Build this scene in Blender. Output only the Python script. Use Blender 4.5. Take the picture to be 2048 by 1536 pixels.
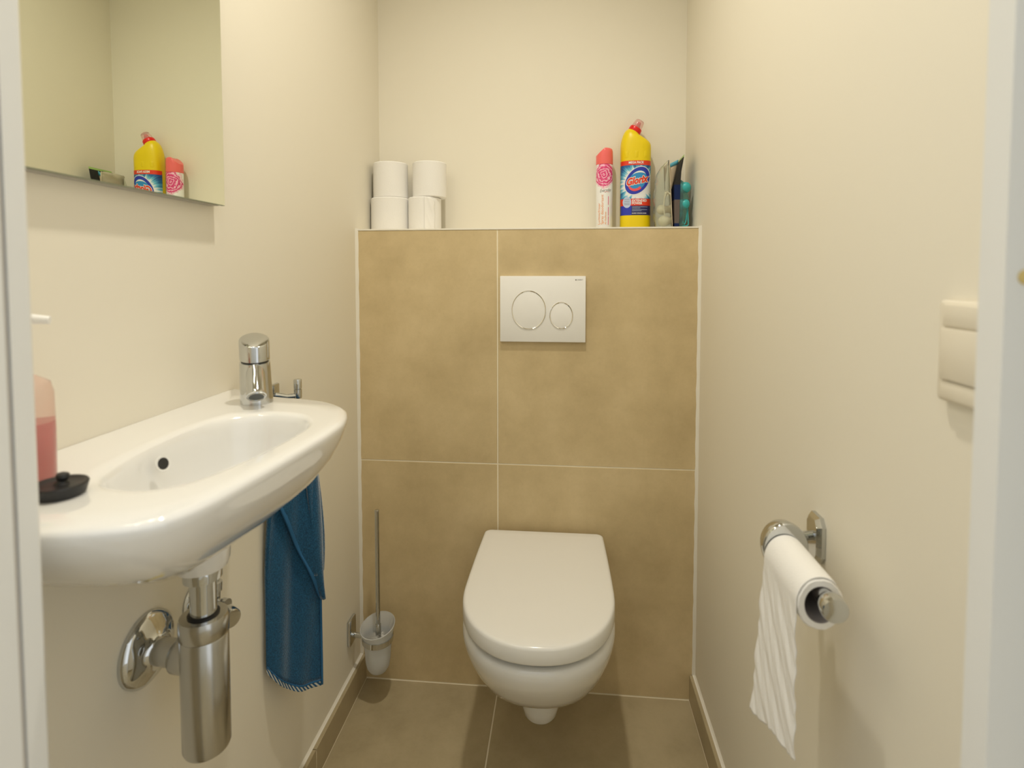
import bpy, bmesh, math, random
from mathutils import Vector, Matrix
random.seed(7)
PI = math.pi
for o in list(bpy.data.objects):
    bpy.data.objects.remove(o, do_unlink=True)
scene = bpy.context.scene
COL = scene.collection

# ------------------------------------------------------------------ camera
CAM = Vector((0.10942, -1.38824, 1.08756))
YAW, PITCH, ROLL, FPX = -0.09346, 0.04566, -0.00061, 1100.0
fwd = Vector((math.sin(YAW) * math.cos(PITCH), math.cos(YAW) * math.cos(PITCH), -math.sin(PITCH)))
right = Vector((math.cos(YAW), -math.sin(YAW), 0))
up = right.cross(fwd)
r2 = right * math.cos(ROLL) + up * math.sin(ROLL)
u2 = -right * math.sin(ROLL) + up * math.cos(ROLL)
cd = bpy.data.cameras.new('camera')
cam = bpy.data.objects.new('camera', cd)
COL.objects.link(cam)
cam.matrix_world = Matrix(((r2.x, u2.x, -fwd.x, CAM.x), (r2.y, u2.y, -fwd.y, CAM.y),
                           (r2.z, u2.z, -fwd.z, CAM.z), (0, 0, 0, 1)))
cd.sensor_width = 36
cd.lens = FPX / 2048 * 36
cd.shift_x = -1.94 / 2048
cd.shift_y = -172.45 / 2048
cd.clip_start = 0.01
cd.dof.use_dof = True
cd.dof.focus_distance = 1.36
cd.dof.aperture_fstop = 5.0
scene.camera = cam

# ------------------------------------------------------------------ world, light, exposure
w = bpy.data.worlds.new('world')
scene.world = w
w.use_nodes = True
w.node_tree.nodes['Background'].inputs[0].default_value = (0.96, 0.975, 0.97, 1)
w.node_tree.nodes['Background'].inputs[1].default_value = 1.05
scene.view_settings.view_transform = 'Standard'
scene.view_settings.look = 'None'
scene.view_settings.gamma = 1
scene.view_settings.exposure = 0.1
scene.view_settings.use_curve_mapping = False
LAMP_W = 1.15
CEIL_W = 38.0
LAMP_COL = (1.0, 0.94, 0.815)


# ------------------------------------------------------------------ materials
def mat(name, col, rough=0.5, metal=0.0, **kw):
    m = bpy.data.materials.new(name)
    m.use_nodes = True
    b = m.node_tree.nodes['Principled BSDF']
    b.inputs['Base Color'].default_value = (*col, 1)
    b.inputs['Roughness'].default_value = rough
    b.inputs['Metallic'].default_value = metal
    for k, v in kw.items():
        b.inputs[k.replace('_', ' ')].default_value = v
    return m


def nodes(m):
    return m.node_tree.nodes, m.node_tree.links, m.node_tree.nodes['Principled BSDF']


def noise(N, L, scale, detail=4, rough=0.55, coord='Object'):
    tc = N.new('ShaderNodeTexCoord')
    n = N.new('ShaderNodeTexNoise')
    n.inputs['Scale'].default_value = scale
    n.inputs['Detail'].default_value = detail
    n.inputs['Roughness'].default_value = rough
    L.new(tc.outputs[coord], n.inputs['Vector'])
    return n


def ramp(N, L, src, stops, interp='LINEAR'):
    r = N.new('ShaderNodeValToRGB')
    r.color_ramp.interpolation = interp
    e = r.color_ramp.elements
    while len(e) < len(stops):
        e.new(0.5)
    for i, (p, c) in enumerate(stops):
        e[i].position = p
        e[i].color = (*c, 1)
    L.new(src, r.inputs[0])
    return r


def add_bump(m, scale, dist, strength=0.3, detail=4):
    N, L, b = nodes(m)
    n = noise(N, L, scale, detail)
    bp = N.new('ShaderNodeBump')
    bp.inputs['Strength'].default_value = strength
    bp.inputs['Distance'].default_value = dist
    L.new(n.outputs[0], bp.inputs['Height'])
    L.new(bp.outputs[0], b.inputs['Normal'])


def mottled(name, c1, c2, c3, scale, rough=0.55, bump=0.0004):
    """concrete-look tile: broad clouds, fine grain and sparse pits"""
    m = mat(name, c1, rough)
    N, L, b = nodes(m)
    n1 = noise(N, L, scale, 7, 0.66)
    dk, lt = tuple(c * 0.95 for c in c2), tuple(c * 1.02 for c in c3)
    r1 = ramp(N, L, n1.outputs[0], [(0.34, dk), (0.5, c1), (0.64, lt)])
    n2 = noise(N, L, scale * 30, 3, 0.6)
    r2_ = ramp(N, L, n2.outputs[0], [(0.25, (0.90, 0.90, 0.90)), (0.5, (1.0, 1.0, 1.0))])
    mx = N.new('ShaderNodeMixRGB')
    mx.blend_type = 'MULTIPLY'
    mx.inputs[0].default_value = 0.35
    L.new(r1.outputs[0], mx.inputs[1])
    L.new(r2_.outputs[0], mx.inputs[2])
    L.new(mx.outputs[0], b.inputs['Base Color'])
    bp = N.new('ShaderNodeBump')
    bp.inputs['Strength'].default_value = 0.25
    bp.inputs['Distance'].default_value = bump
    L.new(n2.outputs[0], bp.inputs['Height'])
    L.new(bp.outputs[0], b.inputs['Normal'])
    return m


M = {}
M['wall'] = mat('cream_paint', (0.85, 0.80, 0.675), 0.6)
add_bump(M['wall'], 260, 0.0004, 0.12, 3)
M['ceil'] = mat('ceiling_paint', (0.8, 0.76, 0.66), 0.7)
M['tile'] = mottled('taupe_tile', (0.63, 0.495, 0.275), (0.575, 0.445, 0.24), (0.685, 0.545, 0.315), 4.6)
M['ftile'] = mottled('taupe_floor_tile', (0.45, 0.37, 0.225), (0.405, 0.33, 0.195), (0.495, 0.41, 0.255), 4.2, 0.42)
M['grout'] = mat('cream_grout', (0.86, 0.78, 0.60), 0.85)
M['caulk'] = mat('white_caulk', (0.86, 0.82, 0.72), 0.45)
M['frame'] = mat('white_frame_paint', (0.80, 0.80, 0.77), 0.4)
M['seal'] = mat('grey_rubber_seal', (0.55, 0.52, 0.47), 0.6)
M['ceramic'] = mat('white_ceramic', (0.85, 0.84, 0.81), 0.08, Coat_Weight=0.5, Coat_Roughness=0.03)
M['seat'] = mat('white_seat_plastic', (0.845, 0.83, 0.785), 0.16)
M['plastic'] = mat('white_plastic', (0.92, 0.91, 0.88), 0.3)
M['switch'] = mat('cream_switch_plastic', (0.80, 0.74, 0.61), 0.35)
M['chrome'] = mat('chrome', (0.60, 0.615, 0.62), 0.06, 1.0)
M['brightchrome'] = mat('bright_chrome', (0.88, 0.87, 0.85), 0.05, 1.0)
M['satin'] = mat('satin_chrome', (0.52, 0.52, 0.505), 0.22, 1.0)
M['mirror'] = mat('mirror_glass', (0.80, 0.83, 0.72), 0.0, 1.0)
M['mirror_edge'] = mat('mirror_edge', (0.30, 0.33, 0.24), 0.3)
M['mback'] = mat('mirror_backing', (0.5, 0.49, 0.46), 0.45, 0.6)
M['rubber'] = mat('black_rubber', (0.012, 0.012, 0.013), 0.45)
M['dark'] = mat('hole_shade_black', (0.02, 0.02, 0.02), 0.6)
M['paper'] = mat('white_tissue', (0.88, 0.86, 0.82), 0.9)
add_bump(M['paper'], 420, 0.0012, 0.35, 3)
M['card'] = mat('grey_cardboard', (0.33, 0.30, 0.29), 0.85)
M['frost'] = mat('frosted_glass', (0.93, 0.94, 0.93), 0.55, Transmission_Weight=0.55, IOR=1.3)
M['clear'] = mat('clear_plastic', (0.95, 0.98, 0.93), 0.06, Transmission_Weight=0.95, IOR=1.2)
M['pinkclear'] = mat('pink_clear_cover', (0.95, 0.72, 0.68), 0.15, Transmission_Weight=0.72, IOR=1.3)
M['yellow'] = mat('yellow_plastic', (0.87, 0.66, 0.0), 0.38)
M['red'] = mat('red_plastic', (0.78, 0.012, 0.008), 0.3)
M['redprint'] = mat('red_print', (0.80, 0.05, 0.015), 0.3)
M['whiteprint'] = mat('white_print', (0.88, 0.88, 0.86), 0.3)
M['blueprint'] = mat('blue_print', (0.025, 0.045, 0.46), 0.3)
M['navyprint'] = mat('navy_print', (0.02, 0.025, 0.12), 0.3)
M['cyanprint'] = mat('cyan_print', (0.03, 0.30, 0.66), 0.3)
M['paleblue'] = mat('pale_blue_print', (0.52, 0.62, 0.82), 0.3)
M['coralprint'] = mat('coral_print', (0.85, 0.10, 0.12), 0.3)
M['greyprint'] = mat('grey_print', (0.16, 0.15, 0.15), 0.5)
M['orangeprint'] = mat('orange_print', (0.82, 0.27, 0.03), 0.5)
M['pinkprint'] = mat('pink_print', (0.80, 0.10, 0.25), 0.5)
M['coral'] = mat('coral_plastic', (0.93, 0.16, 0.15), 0.3)
M['teal'] = mat('teal_block', (0.04, 0.43, 0.45), 0.35)
M['cream'] = mat('cream_block', (0.80, 0.74, 0.56), 0.4)
M['packdark'] = mat('dark_card_print', (0.03, 0.028, 0.026), 0.75, Specular_IOR_Level=0.2)
M['packnavy'] = mat('navy_card_print', (0.008, 0.02, 0.085), 0.75, Specular_IOR_Level=0.2)
M['packgrey'] = mat('grey_card_print', (0.13, 0.105, 0.095), 0.75, Specular_IOR_Level=0.2)
M['packbeige'] = mat('beige_card_print', (0.66, 0.55, 0.40), 0.5)
M['packcyan'] = mat('cyan_card_print', (0.12, 0.45, 0.60), 0.4)
M['packgreen'] = mat('green_card_print', (0.35, 0.55, 0.16), 0.4)
M['tealclear'] = mat('teal_clear_plastic', (0.55, 0.92, 0.90), 0.08, Transmission_Weight=0.93, IOR=1.35)
M['soapclear'] = mat('pink_clear_plastic', (0.97, 0.80, 0.72), 0.12, Transmission_Weight=0.75, IOR=1.15)
M['soapred'] = mat('red_liquid', (0.85, 0.10, 0.10), 0.12, Transmission_Weight=0.45, IOR=1.3)
M['soapgreen'] = mat('green_print', (0.22, 0.55, 0.03), 0.4)
M['brass'] = mat('brass', (0.70, 0.55, 0.22), 0.35, 0.8)
M['shade'] = mat('lamp_shade_metal', (0.72, 0.70, 0.66), 0.35, 1.0)
M['towel_hem'] = mat('blue_hem', (0.016, 0.12, 0.28), 0.8)

# basin glaze with a yellow smear on its underside
M['basin'] = mat('basin_ceramic', (0.85, 0.84, 0.81), 0.08, Coat_Weight=0.5, Coat_Roughness=0.03)
N, L, b = nodes(M['basin'])
tc = N.new('ShaderNodeTexCoord')
mp = N.new('ShaderNodeMapping')
mp.inputs['Location'].default_value = (-0.163, 0.165, 0.072)
L.new(tc.outputs['Object'], mp.inputs[0])
ln = N.new('ShaderNodeVectorMath')
ln.operation = 'LENGTH'
L.new(mp.outputs[0], ln.inputs[0])
nz = noise(N, L, 70, 3, 0.5)
sm = N.new('ShaderNodeMath')
sm.operation = 'MULTIPLY_ADD'
sm.inputs[1].default_value = 7.0
L.new(ln.outputs['Value'], sm.inputs[0])
L.new(nz.outputs[0], sm.inputs[2])
r = ramp(N, L, sm.outputs[0], [(0.58, (0.80, 0.68, 0.24)), (0.66, (0.85, 0.84, 0.81))])
L.new(r.outputs[0], b.inputs['Base Color'])

# towel cloth: looped pile
M['towel'] = mat('blue_terry', (0.010, 0.105, 0.235), 1.0, Sheen_Weight=0.5, Sheen_Roughness=0.4)
N, L, b = nodes(M['towel'])
n = noise(N, L, 430, 2, 0.5)
r = ramp(N, L, n.outputs[0], [(0.3, (0.004, 0.048, 0.115)), (0.7, (0.014, 0.115, 0.24))])
L.new(r.outputs[0], b.inputs['Base Color'])
bp = N.new('ShaderNodeBump')
bp.inputs['Strength'].default_value = 0.8
bp.inputs['Distance'].default_value = 0.0015
L.new(n.outputs[0], bp.inputs['Height'])
L.new(bp.outputs[0], b.inputs['Normal'])

# striped hem band (white diagonal stripes printed on blue)
M['hem_stripe'] = mat('striped_hem', (1, 1, 1), 0.8)
N, L, b = nodes(M['hem_stripe'])
uv = N.new('ShaderNodeUVMap')
wv = N.new('ShaderNodeTexWave')
wv.bands_direction = 'X'
wv.inputs['Scale'].default_value = 4.4
wv.inputs['Distortion'].default_value = 0
L.new(uv.outputs[0], wv.inputs['Vector'])
r = ramp(N, L, wv.outputs[0], [(0.0, (0.016, 0.10, 0.24)), (0.55, (0.72, 0.72, 0.66))], 'CONSTANT')
L.new(r.outputs[0], b.inputs['Base Color'])

# rose print for the air freshener can (petal rings fading into white)
M['rose'] = mat('rose_print', (0.9, 0.9, 0.9), 0.25)
N, L, b = nodes(M['rose'])
tc = N.new('ShaderNodeTexCoord')
mp = N.new('ShaderNodeMapping')
mp.inputs['Location'].default_value = (0.003, 0.0215, -0.1455)
L.new(tc.outputs['Object'], mp.inputs[0])
ln = N.new('ShaderNodeVectorMath')
ln.operation = 'LENGTH'
L.new(mp.outputs[0], ln.inputs[0])
nz = noise(N, L, 48, 4, 0.65)
ma = N.new('ShaderNodeMath')
ma.operation = 'MULTIPLY_ADD'
ma.inputs[1].default_value = 0.030
L.new(nz.outputs[0], ma.inputs[0])
L.new(ln.outputs['Value'], ma.inputs[2])
mb = N.new('ShaderNodeMath')
mb.operation = 'MULTIPLY'
mb.inputs[1].default_value = 850
L.new(ma.outputs[0], mb.inputs[0])
sn = N.new('ShaderNodeMath')
sn.operation = 'SINE'
L.new(mb.outputs[0], sn.inputs[0])
pet = ramp(N, L, sn.outputs[0], [(0.0, (0.70, 0.05, 0.20)), (0.55, (0.84, 0.20, 0.40)), (1.0, (0.92, 0.58, 0.68))])
edge = ramp(N, L, ma.outputs[0], [(0.0, (1, 1, 1)), (0.045, (1, 1, 1)), (0.050, (0, 0, 0))])
mx = N.new('ShaderNodeMixRGB')
L.new(edge.outputs[0], mx.inputs[0])
mx.inputs[1].default_value = (0.88, 0.88, 0.87, 1)
L.new(pet.outputs[0], mx.inputs[2])
L.new(mx.outputs[0], b.inputs['Base Color'])

# label of the bleach bottle: white star burst on blue print
M['burst'] = mat('burst_print', (0.05, 0.3, 0.6), 0.3)
N, L, b = nodes(M['burst'])
tc = N.new('ShaderNodeTexCoord')
mp = N.new('ShaderNodeMapping')
mp.inputs['Location'].default_value = (-0.004, 0.0, -0.121)
L.new(tc.outputs['Object'], mp.inputs[0])
sx = N.new('ShaderNodeSeparateXYZ')
L.new(mp.outputs[0], sx.inputs[0])
at = N.new('ShaderNodeMath')
at.operation = 'ARCTAN2'
L.new(sx.outputs['Z'], at.inputs[0])
L.new(sx.outputs['X'], at.inputs[1])
cb = N.new('ShaderNodeCombineXYZ')
L.new(at.outputs[0], cb.inputs[0])
nn = N.new('ShaderNodeTexNoise')
nn.inputs['Scale'].default_value = 6
nn.inputs['Detail'].default_value = 2
L.new(cb.outputs[0], nn.inputs['Vector'])
cb2 = N.new('ShaderNodeCombineXYZ')
L.new(sx.outputs['X'], cb2.inputs[0])
L.new(sx.outputs['Z'], cb2.inputs[1])
ln = N.new('ShaderNodeVectorMath')
ln.operation = 'LENGTH'
L.new(cb2.outputs[0], ln.inputs[0])
sc = N.new('ShaderNodeMath')
sc.operation = 'MULTIPLY'
sc.inputs[1].default_value = 11.0
L.new(ln.outputs['Value'], sc.inputs[0])
ad = N.new('ShaderNodeMath')
ad.operation = 'MULTIPLY_ADD'
ad.inputs[1].default_value = -0.55
L.new(nn.outputs[0], ad.inputs[0])
L.new(sc.outputs[0], ad.inputs[2])
r = ramp(N, L, ad.outputs[0], [(0.13, (0.86, 0.88, 0.88)), (0.20, (0.15, 0.55, 0.75)), (0.30, (0.02, 0.17, 0.42)),
                               (0.42, (0.015, 0.06, 0.26))])
L.new(r.outputs[0], b.inputs['Base Color'])


# ------------------------------------------------------------------ mesh helpers
def mesh_obj(name, verts, faces, m, parent=None, smooth=True, angle=38):
    me = bpy.data.meshes.new(name)
    me.from_pydata([tuple(v) for v in verts], [], faces)
    bm = bmesh.new()
    bm.from_mesh(me)
    bmesh.ops.recalc_face_normals(bm, faces=bm.faces)
    bm.to_mesh(me)
    bm.free()
    return link(name, me, m, parent, smooth, angle)


def link(name, me, m, parent=None, smooth=True, angle=38):
    if m is not None:
        me.materials.clear()
        me.materials.append(m)
    if smooth:
        for p in me.polygons:
            p.use_smooth = True
        me.set_sharp_from_angle(angle=math.radians(angle))
    o = bpy.data.objects.new(name, me)
    COL.objects.link(o)
    if parent is not None:
        o.parent = parent
        o.matrix_parent_inverse = Matrix()
    return o


def empty(name, loc=(0, 0, 0)):
    """an Empty at the base of a thing; its parts are built in local coordinates"""
    o = bpy.data.objects.new(name, None)
    o.empty_display_size = 0.02
    o.location = loc
    COL.objects.link(o)
    return o


def tag(o, label, cat, group=None):
    o['label'] = label
    o['category'] = cat
    if group:
        o['group'] = group
    return o


def struct(o):
    o['kind'] = 'structure'
    return o


def box_data(x0, x1, y0, y1, z0, z1):
    v = [(x, y, z) for z in (z0, z1) for y in (y0, y1) for x in (x0, x1)]
    f = [(0, 2, 3, 1), (4, 5, 7, 6), (0, 1, 5, 4), (2, 6, 7, 3), (0, 4, 6, 2), (1, 3, 7, 5)]
    return v, f


def box(name, x, y, z, m, parent=None, bevel=0.0, seg=2):
    v, f = box_data(x[0], x[1], y[0], y[1], z[0], z[1])
    me = bpy.data.meshes.new(name)
    me.from_pydata(v, [], f)
    bm = bmesh.new()
    bm.from_mesh(me)
    if bevel:
        bmesh.ops.bevel(bm, geom=list(bm.edges), offset=bevel, segments=seg, profile=0.5, affect='EDGES')
    bmesh.ops.recalc_face_normals(bm, faces=bm.faces)
    bm.to_mesh(me)
    bm.free()
    return link(name, me, m, parent, bool(bevel))


def loft(name, rings, m, parent=None, cap0=True, cap1=True, closed=True, angle=38, smooth=True):
    n = len(rings[0])
    v = [p for r_ in rings for p in r_]
    f = []
    for k in range(len(rings) - 1):
        for i in range(n if closed else n - 1):
            j = (i + 1) % n
            f.append((k * n + i, k * n + j, (k + 1) * n + j, (k + 1) * n + i))
    if cap0:
        f.append(tuple(range(n))[::-1])
    if cap1:
        f.append(tuple((len(rings) - 1) * n + i for i in range(n)))
    return mesh_obj(name, v, f, m, parent, smooth, angle)


def frame_of(axis):
    a = Vector(axis).normalized()
    t = Vector((0, 0, 1)) if abs(a.z) < 0.9 else Vector((1, 0, 0))
    u = t.cross(a).normalized()
    return a, u, a.cross(u)


def lathe(name, prof, m, parent=None, org=(0, 0, 0), axis=(0, 0, 1), seg=48, cap0=True, cap1=True, angle=38):
    """prof: (radius, height along axis)"""
    a, u, v = frame_of(axis)
    o = Vector(org)
    rings = [[o + a * h + (u * math.cos(2 * PI * i / seg) + v * math.sin(2 * PI * i / seg)) * r_ for i in range(seg)]
             for r_, h in prof]
    return loft(name, rings, m, parent, cap0, cap1, True, angle)


def tube(name, pts, rad, m, parent=None, seg=16, cap=True):
    pts = [Vector(p) for p in pts]
    if not isinstance(rad, (list, tuple)):
        rad = [rad] * len(pts)
    rings = []
    pu = None
    for i, p in enumerate(pts):
        d = (pts[min(i + 1, len(pts) - 1)] - pts[max(i - 1, 0)]).normalized()
        if pu is None:
            _, u, _ = frame_of(d)
        else:
            u = (pu - d * pu.dot(d)).normalized()
        pu = u
        v = d.cross(u)
        rings.append([p + (u * math.cos(2 * PI * k / seg) + v * math.sin(2 * PI * k / seg)) * rad[i] for k in range(seg)])
    return loft(name, rings, m, parent, cap, cap)


def ball(name, c, r_, m, parent=None, seg=32, sz=1.0):
    prof = [(r_ * math.sin(t), -r_ * sz * math.cos(t)) for t in [PI * (k + 0.05) / 20.1 for k in range(21)]]
    return lathe(name, prof, m, parent, c, (0, 0, 1), seg)


def catmull(pts, per=8, closed=False):
    P_ = [Vector(p) for p in pts]
    n = len(P_)
    out = []
    rng = range(n) if closed else range(n - 1)
    for i in rng:
        p1, p2 = P_[i], P_[(i + 1) % n]
        p0 = P_[(i - 1) % n] if closed or i > 0 else p1 * 2 - p2
        p3 = P_[(i + 2) % n] if closed or i + 2 < n else p2 * 2 - p1
        for k in range(per):
            t = k / per
            out.append(0.5 * ((2 * p1) + (p2 - p0) * t + (2 * p0 - 5 * p1 + 4 * p2 - p3) * t * t
                              + (3 * p1 - p0 - 3 * p2 + p3) * t ** 3))
    if not closed:
        out.append(P_[-1])
    return out


def polar(pts, c, n):
    """resample a closed star-shaped outline at n even angles about c -> radii"""
    pts = [Vector((p[0], p[1])) for p in pts]
    c = Vector(c)
    res = []
    for k in range(n):
        a = 2 * PI * k / n
        d = Vector((math.cos(a), math.sin(a)))
        best = None
        for i in range(len(pts)):
            p, q = pts[i] - c, pts[(i + 1) % len(pts)] - c
            e = q - p
            den = d.x * e.y - d.y * e.x
            if abs(den) < 1e-12:
                continue
            t = (p.x * e.y - p.y * e.x) / den
            s = (p.x * d.y - p.y * d.x) / den
            if t > 0 and -1e-6 <= s <= 1 + 1e-6:
                best = t if best is None else max(best, t)
        res.append(c + d * best)
    return res


def grid(name, fn, nu, nv, m, parent=None, thick=0.0, uvs=False, smooth=True):
    """surface fn(u,v)->point for u,v in 0..1"""
    v = [fn(i / nu, j / nv) for j in range(nv + 1) for i in range(nu + 1)]
    f = [(j * (nu + 1) + i, j * (nu + 1) + i + 1, (j + 1) * (nu + 1) + i + 1, (j + 1) * (nu + 1) + i)
         for j in range(nv) for i in range(nu)]
    me = bpy.data.meshes.new(name)
    me.from_pydata([tuple(p) for p in v], [], f)
    if uvs:
        l_ = me.uv_layers.new(name='UVMap')
        for lp in me.loops:
            k = lp.vertex_index
            l_.data[lp.index].uv = ((k % (nu + 1)) / nu, (k // (nu + 1)) / nv)
    o = link(name, me, m, parent, smooth, 60)
    if thick:
        md = o.modifiers.new('thickness', 'SOLIDIFY')
        md.thickness = thick
        md.offset = 0
    return o


def text_mesh(name, txt, size, place, m, parent, bold=0.0, align='CENTER', shear=0.0, sx=1.0):
    """flat lettering whose vertices are laid onto a surface by place(u, v)"""
    cu = bpy.data.curves.new(name, 'FONT')
    cu.body = txt
    cu.size = size
    cu.align_x = align
    cu.align_y = 'CENTER'
    cu.offset = bold
    cu.shear = shear
    cu.resolution_u = 3
    t = bpy.data.objects.new(name + '_tmp', cu)
    COL.objects.link(t)
    dg = bpy.context.evaluated_depsgraph_get()
    dg.update()
    me = bpy.data.meshes.new_from_object(t.evaluated_get(dg))
    bpy.data.objects.remove(t)
    bpy.data.curves.remove(cu)
    for v in me.vertices:
        v.co = place(v.co.x * sx, v.co.y)
    me.name = name
    return link(name, me, m, parent, False)


def disc(name, cu, cv, ru, rv, place, m, parent, r0=0.0, tilt=0.0, a0=0.0, a1=2 * PI, nr=6, na=48, shape=None):
    """elliptic patch, ring or crescent laid onto a surface"""
    def fn(s, t):
        a = a0 + (a1 - a0) * s
        q = r0 + (1 - r0) * t
        if shape:
            q = shape(s, t)
        x, y = q * ru * math.cos(a), q * rv * math.sin(a)
        return place(cu + x * math.cos(tilt) - y * math.sin(tilt), cv + x * math.sin(tilt) + y * math.cos(tilt))
    return grid(name, fn, na, nr, m, parent)


# ------------------------------------------------------------------ room shell
XL, XR, YB, YF, ZC, LEDGE = -0.43, 0.442, 0.191, -1.045, 2.45, 1.2
XG, ZG, SK_T, SK_H = -0.0604, 0.5945, 0.014, 0.0676
JL, JR = -0.2552, 0.3490            # door opening
HALL = -2.7

fl = struct(box('floor', (-1.6, 1.6), (HALL, YB + 0.1), (-0.06, -0.0007), M['grout']))
tile_x = [(XL, XG - 0.0015), (XG + 0.0015, XR)]
for (x0, x1) in tile_x:
    for (y0, y1) in ((-0.598, -0.0018), (YF, -0.6005)):
        box('floor_tile', (x0 + SK_T if x0 == XL else x0, x1 - SK_T if x1 == XR else x1), (y0, y1), (-0.006, 0.0),
            M['ftile'], fl, 0.0008, 1)
xs = [-1.6, -0.66, -0.0604, 0.54, 1.6]
for i in range(4):
    for (y0, y1) in ((-1.65, YF - 0.002), (-2.25, -1.652), (HALL, -2.252)):
        box('floor_tile', (xs[i] + 0.001, xs[i + 1] - 0.001), (y0, y1), (-0.006, 0.0), M['ftile'], fl, 0.0008, 1)
struct(box('ceiling', (XL - 0.1, XR + 0.1), (YF - 0.1, YB + 0.1), (ZC, ZC + 0.08), M['ceil']))
struct(box('wall_left', (XL - 0.1, XL), (YF - 0.09, YB + 0.1), (-0.004, ZC), M['wall']))
struct(box('wall_right', (XR, XR + 0.1), (YF - 0.09, YB + 0.1), (-0.004, ZC), M['wall']))
struct(box('wall_back', (XL, XR), (YB, YB + 0.1), (LEDGE - 0.02, ZC), M['wall']))
# boxed-in cistern wall with four large tiles
cw = struct(box('wall_cistern', (XL, XR), (0.0007, YB), (-0.004, LEDGE - 0.0012), M['grout']))
for (x0, x1) in ((XL + 0.0045, XG - 0.0015), (XG + 0.0015, XR - 0.0045)):
    for (z0, z1) in ((0.0018, ZG - 0.0015), (ZG + 0.0015, LEDGE - 0.004)):
        box('wall_tile', (x0, x1), (0.0, 0.006), (z0, z1), M['tile'], cw, 0.0007, 1)
box('ledge_top', (XL, XR), (0.003, YB), (LEDGE - 0.003, LEDGE), M['wall'], cw)
struct(box('trim_1', (XL + 0.003, XR - 0.003), (-0.0012, 0.006), (LEDGE - 0.0038, LEDGE + 0.0003), M['caulk'], None, 0.0006, 1))


def caulk(name, x, sgn):
    """hand-laid silicone bead down the corner"""
    rings = []
    for k in range(60):
        z = 0.066 + (LEDGE - 0.064) * k / 59
        wv_ = 0.0066 + 0.0006 * math.sin(k * 1.7) + random.uniform(-0.0003, 0.0003)
        rings.append([(x, 0.0055, z), (x + sgn * wv_, 0.0055, z), (x + sgn * wv_, -0.0004, z),
                      (x + sgn * wv_ * 0.55, -0.0028, z), (x + sgn * 0.0006, -wv_, z), (x, -wv_, z)])
    return struct(loft(name, rings, M['caulk'], None))


caulk('trim_2', XL, 1)
caulk('trim_3', XR, -1)


def baseboard(name, x, sgn, cuts):
    g = struct(box(name, tuple(sorted((x, x + sgn * (SK_T - 0.0007)))), (YF, -0.0015), (-0.004, SK_H - 0.004), M['grout']))
    for (y0, y1) in cuts:
        box('baseboard_tile', tuple(sorted((x + sgn * 0.002, x + sgn * SK_T))), (y0, y1), (0.0018, SK_H), M['ftile'], g, 0.0008, 1)
    rings = []
    n_ = 46
    for k in range(n_):
        y = YF + 0.002 + (-0.003 - YF - 0.002) * k / (n_ - 1)
        h = 0.0042 + random.uniform(-0.0006, 0.0006)
        rings.append([(x, y, SK_H - 0.001), (x + sgn * 0.006, y, SK_H - 0.001), (x + sgn * 0.0062, y, SK_H + 0.0006),
                      (x + sgn * 0.0025, y, SK_H + 0.0016), (x + sgn * 0.0005, y, SK_H + h), (x, y, SK_H + h)])
    loft('caulk_bead', rings, M['caulk'], g)


baseboard('baseboard_left', XL, 1, ((-0.2985, -0.003), (-0.8985, -0.3005), (YF, -0.9005)))
baseboard('baseboard_right', XR, -1, ((-0.60, -0.003), (YF, -0.602)))

# door wall and painted door frame around the opening the view looks through
ZD = 2.06
struct(box('wall_front_left', (-1.6, JL - 0.045), (YF - 0.085, YF), (-0.004, ZC), M['wall']))
struct(box('wall_front_right', (JR + 0.065, 1.6), (YF - 0.085, YF), (-0.004, ZC), M['wall']))
struct(box('wall_front_top', (JL - 0.045, JR + 0.065), (YF - 0.085, YF), (ZD + 0.03, ZC), M['wall']))


def prism_z(name, pts, z0, z1, m, parent=None):
    return loft(name, [[(p[0], p[1], z) for p in pts] for z in (z0, z1)], m, parent, True, True, True, 30)


df = struct(empty('door_1', (0, 0, 0)))
yr = YF - 0.005
prism_z('jamb', [(JL - 0.05, yr + 0.008), (JL - 0.002, yr + 0.008), (JL, yr + 0.005), (JL, yr - 0.0085), (JL - 0.004, yr - 0.0085),
                 (JL - 0.004, yr - 0.0125), (JL, yr - 0.0125), (JL, yr - 0.030), (JL - 0.024, yr - 0.030), (JL - 0.024, yr - 0.088),
                 (JL - 0.05, yr - 0.088)], 0, ZD, M['frame'], df)
prism_z('rubber_seal', [(JL - 0.004, yr - 0.0088), (JL - 0.0012, yr - 0.0095), (JL - 0.0012, yr - 0.0115), (JL - 0.004, yr - 0.0122)],
        0.002, ZD, M['seal'], df)
prism_z('jamb', [(JR + 0.07, yr + 0.008), (JR + 0.07, yr - 0.088), (JR + 0.026, yr - 0.088), (JR + 0.026, yr - 0.014), (JR, yr - 0.014),
                 (JR, yr + 0.005), (JR + 0.002, yr + 0.008)], 0, ZD, M['frame'], df)
box('jamb', (JL - 0.05, JR + 0.07), (yr - 0.088, yr + 0.008), (ZD, ZD + 0.035), M['frame'], df)
lathe('strike_screw', [(0.0042, 0), (0.0042, 0.0008), (0.002, 0.0014)], M['brass'], df, (JR + 0.0105, yr - 0.0139, 1.085), (0, -1, 0), 20)
# hallway outside
struct(box('wall_hall', (-1.6, 1.6), (HALL - 0.1, HALL), (-0.004, ZC), M['frame']))

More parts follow.
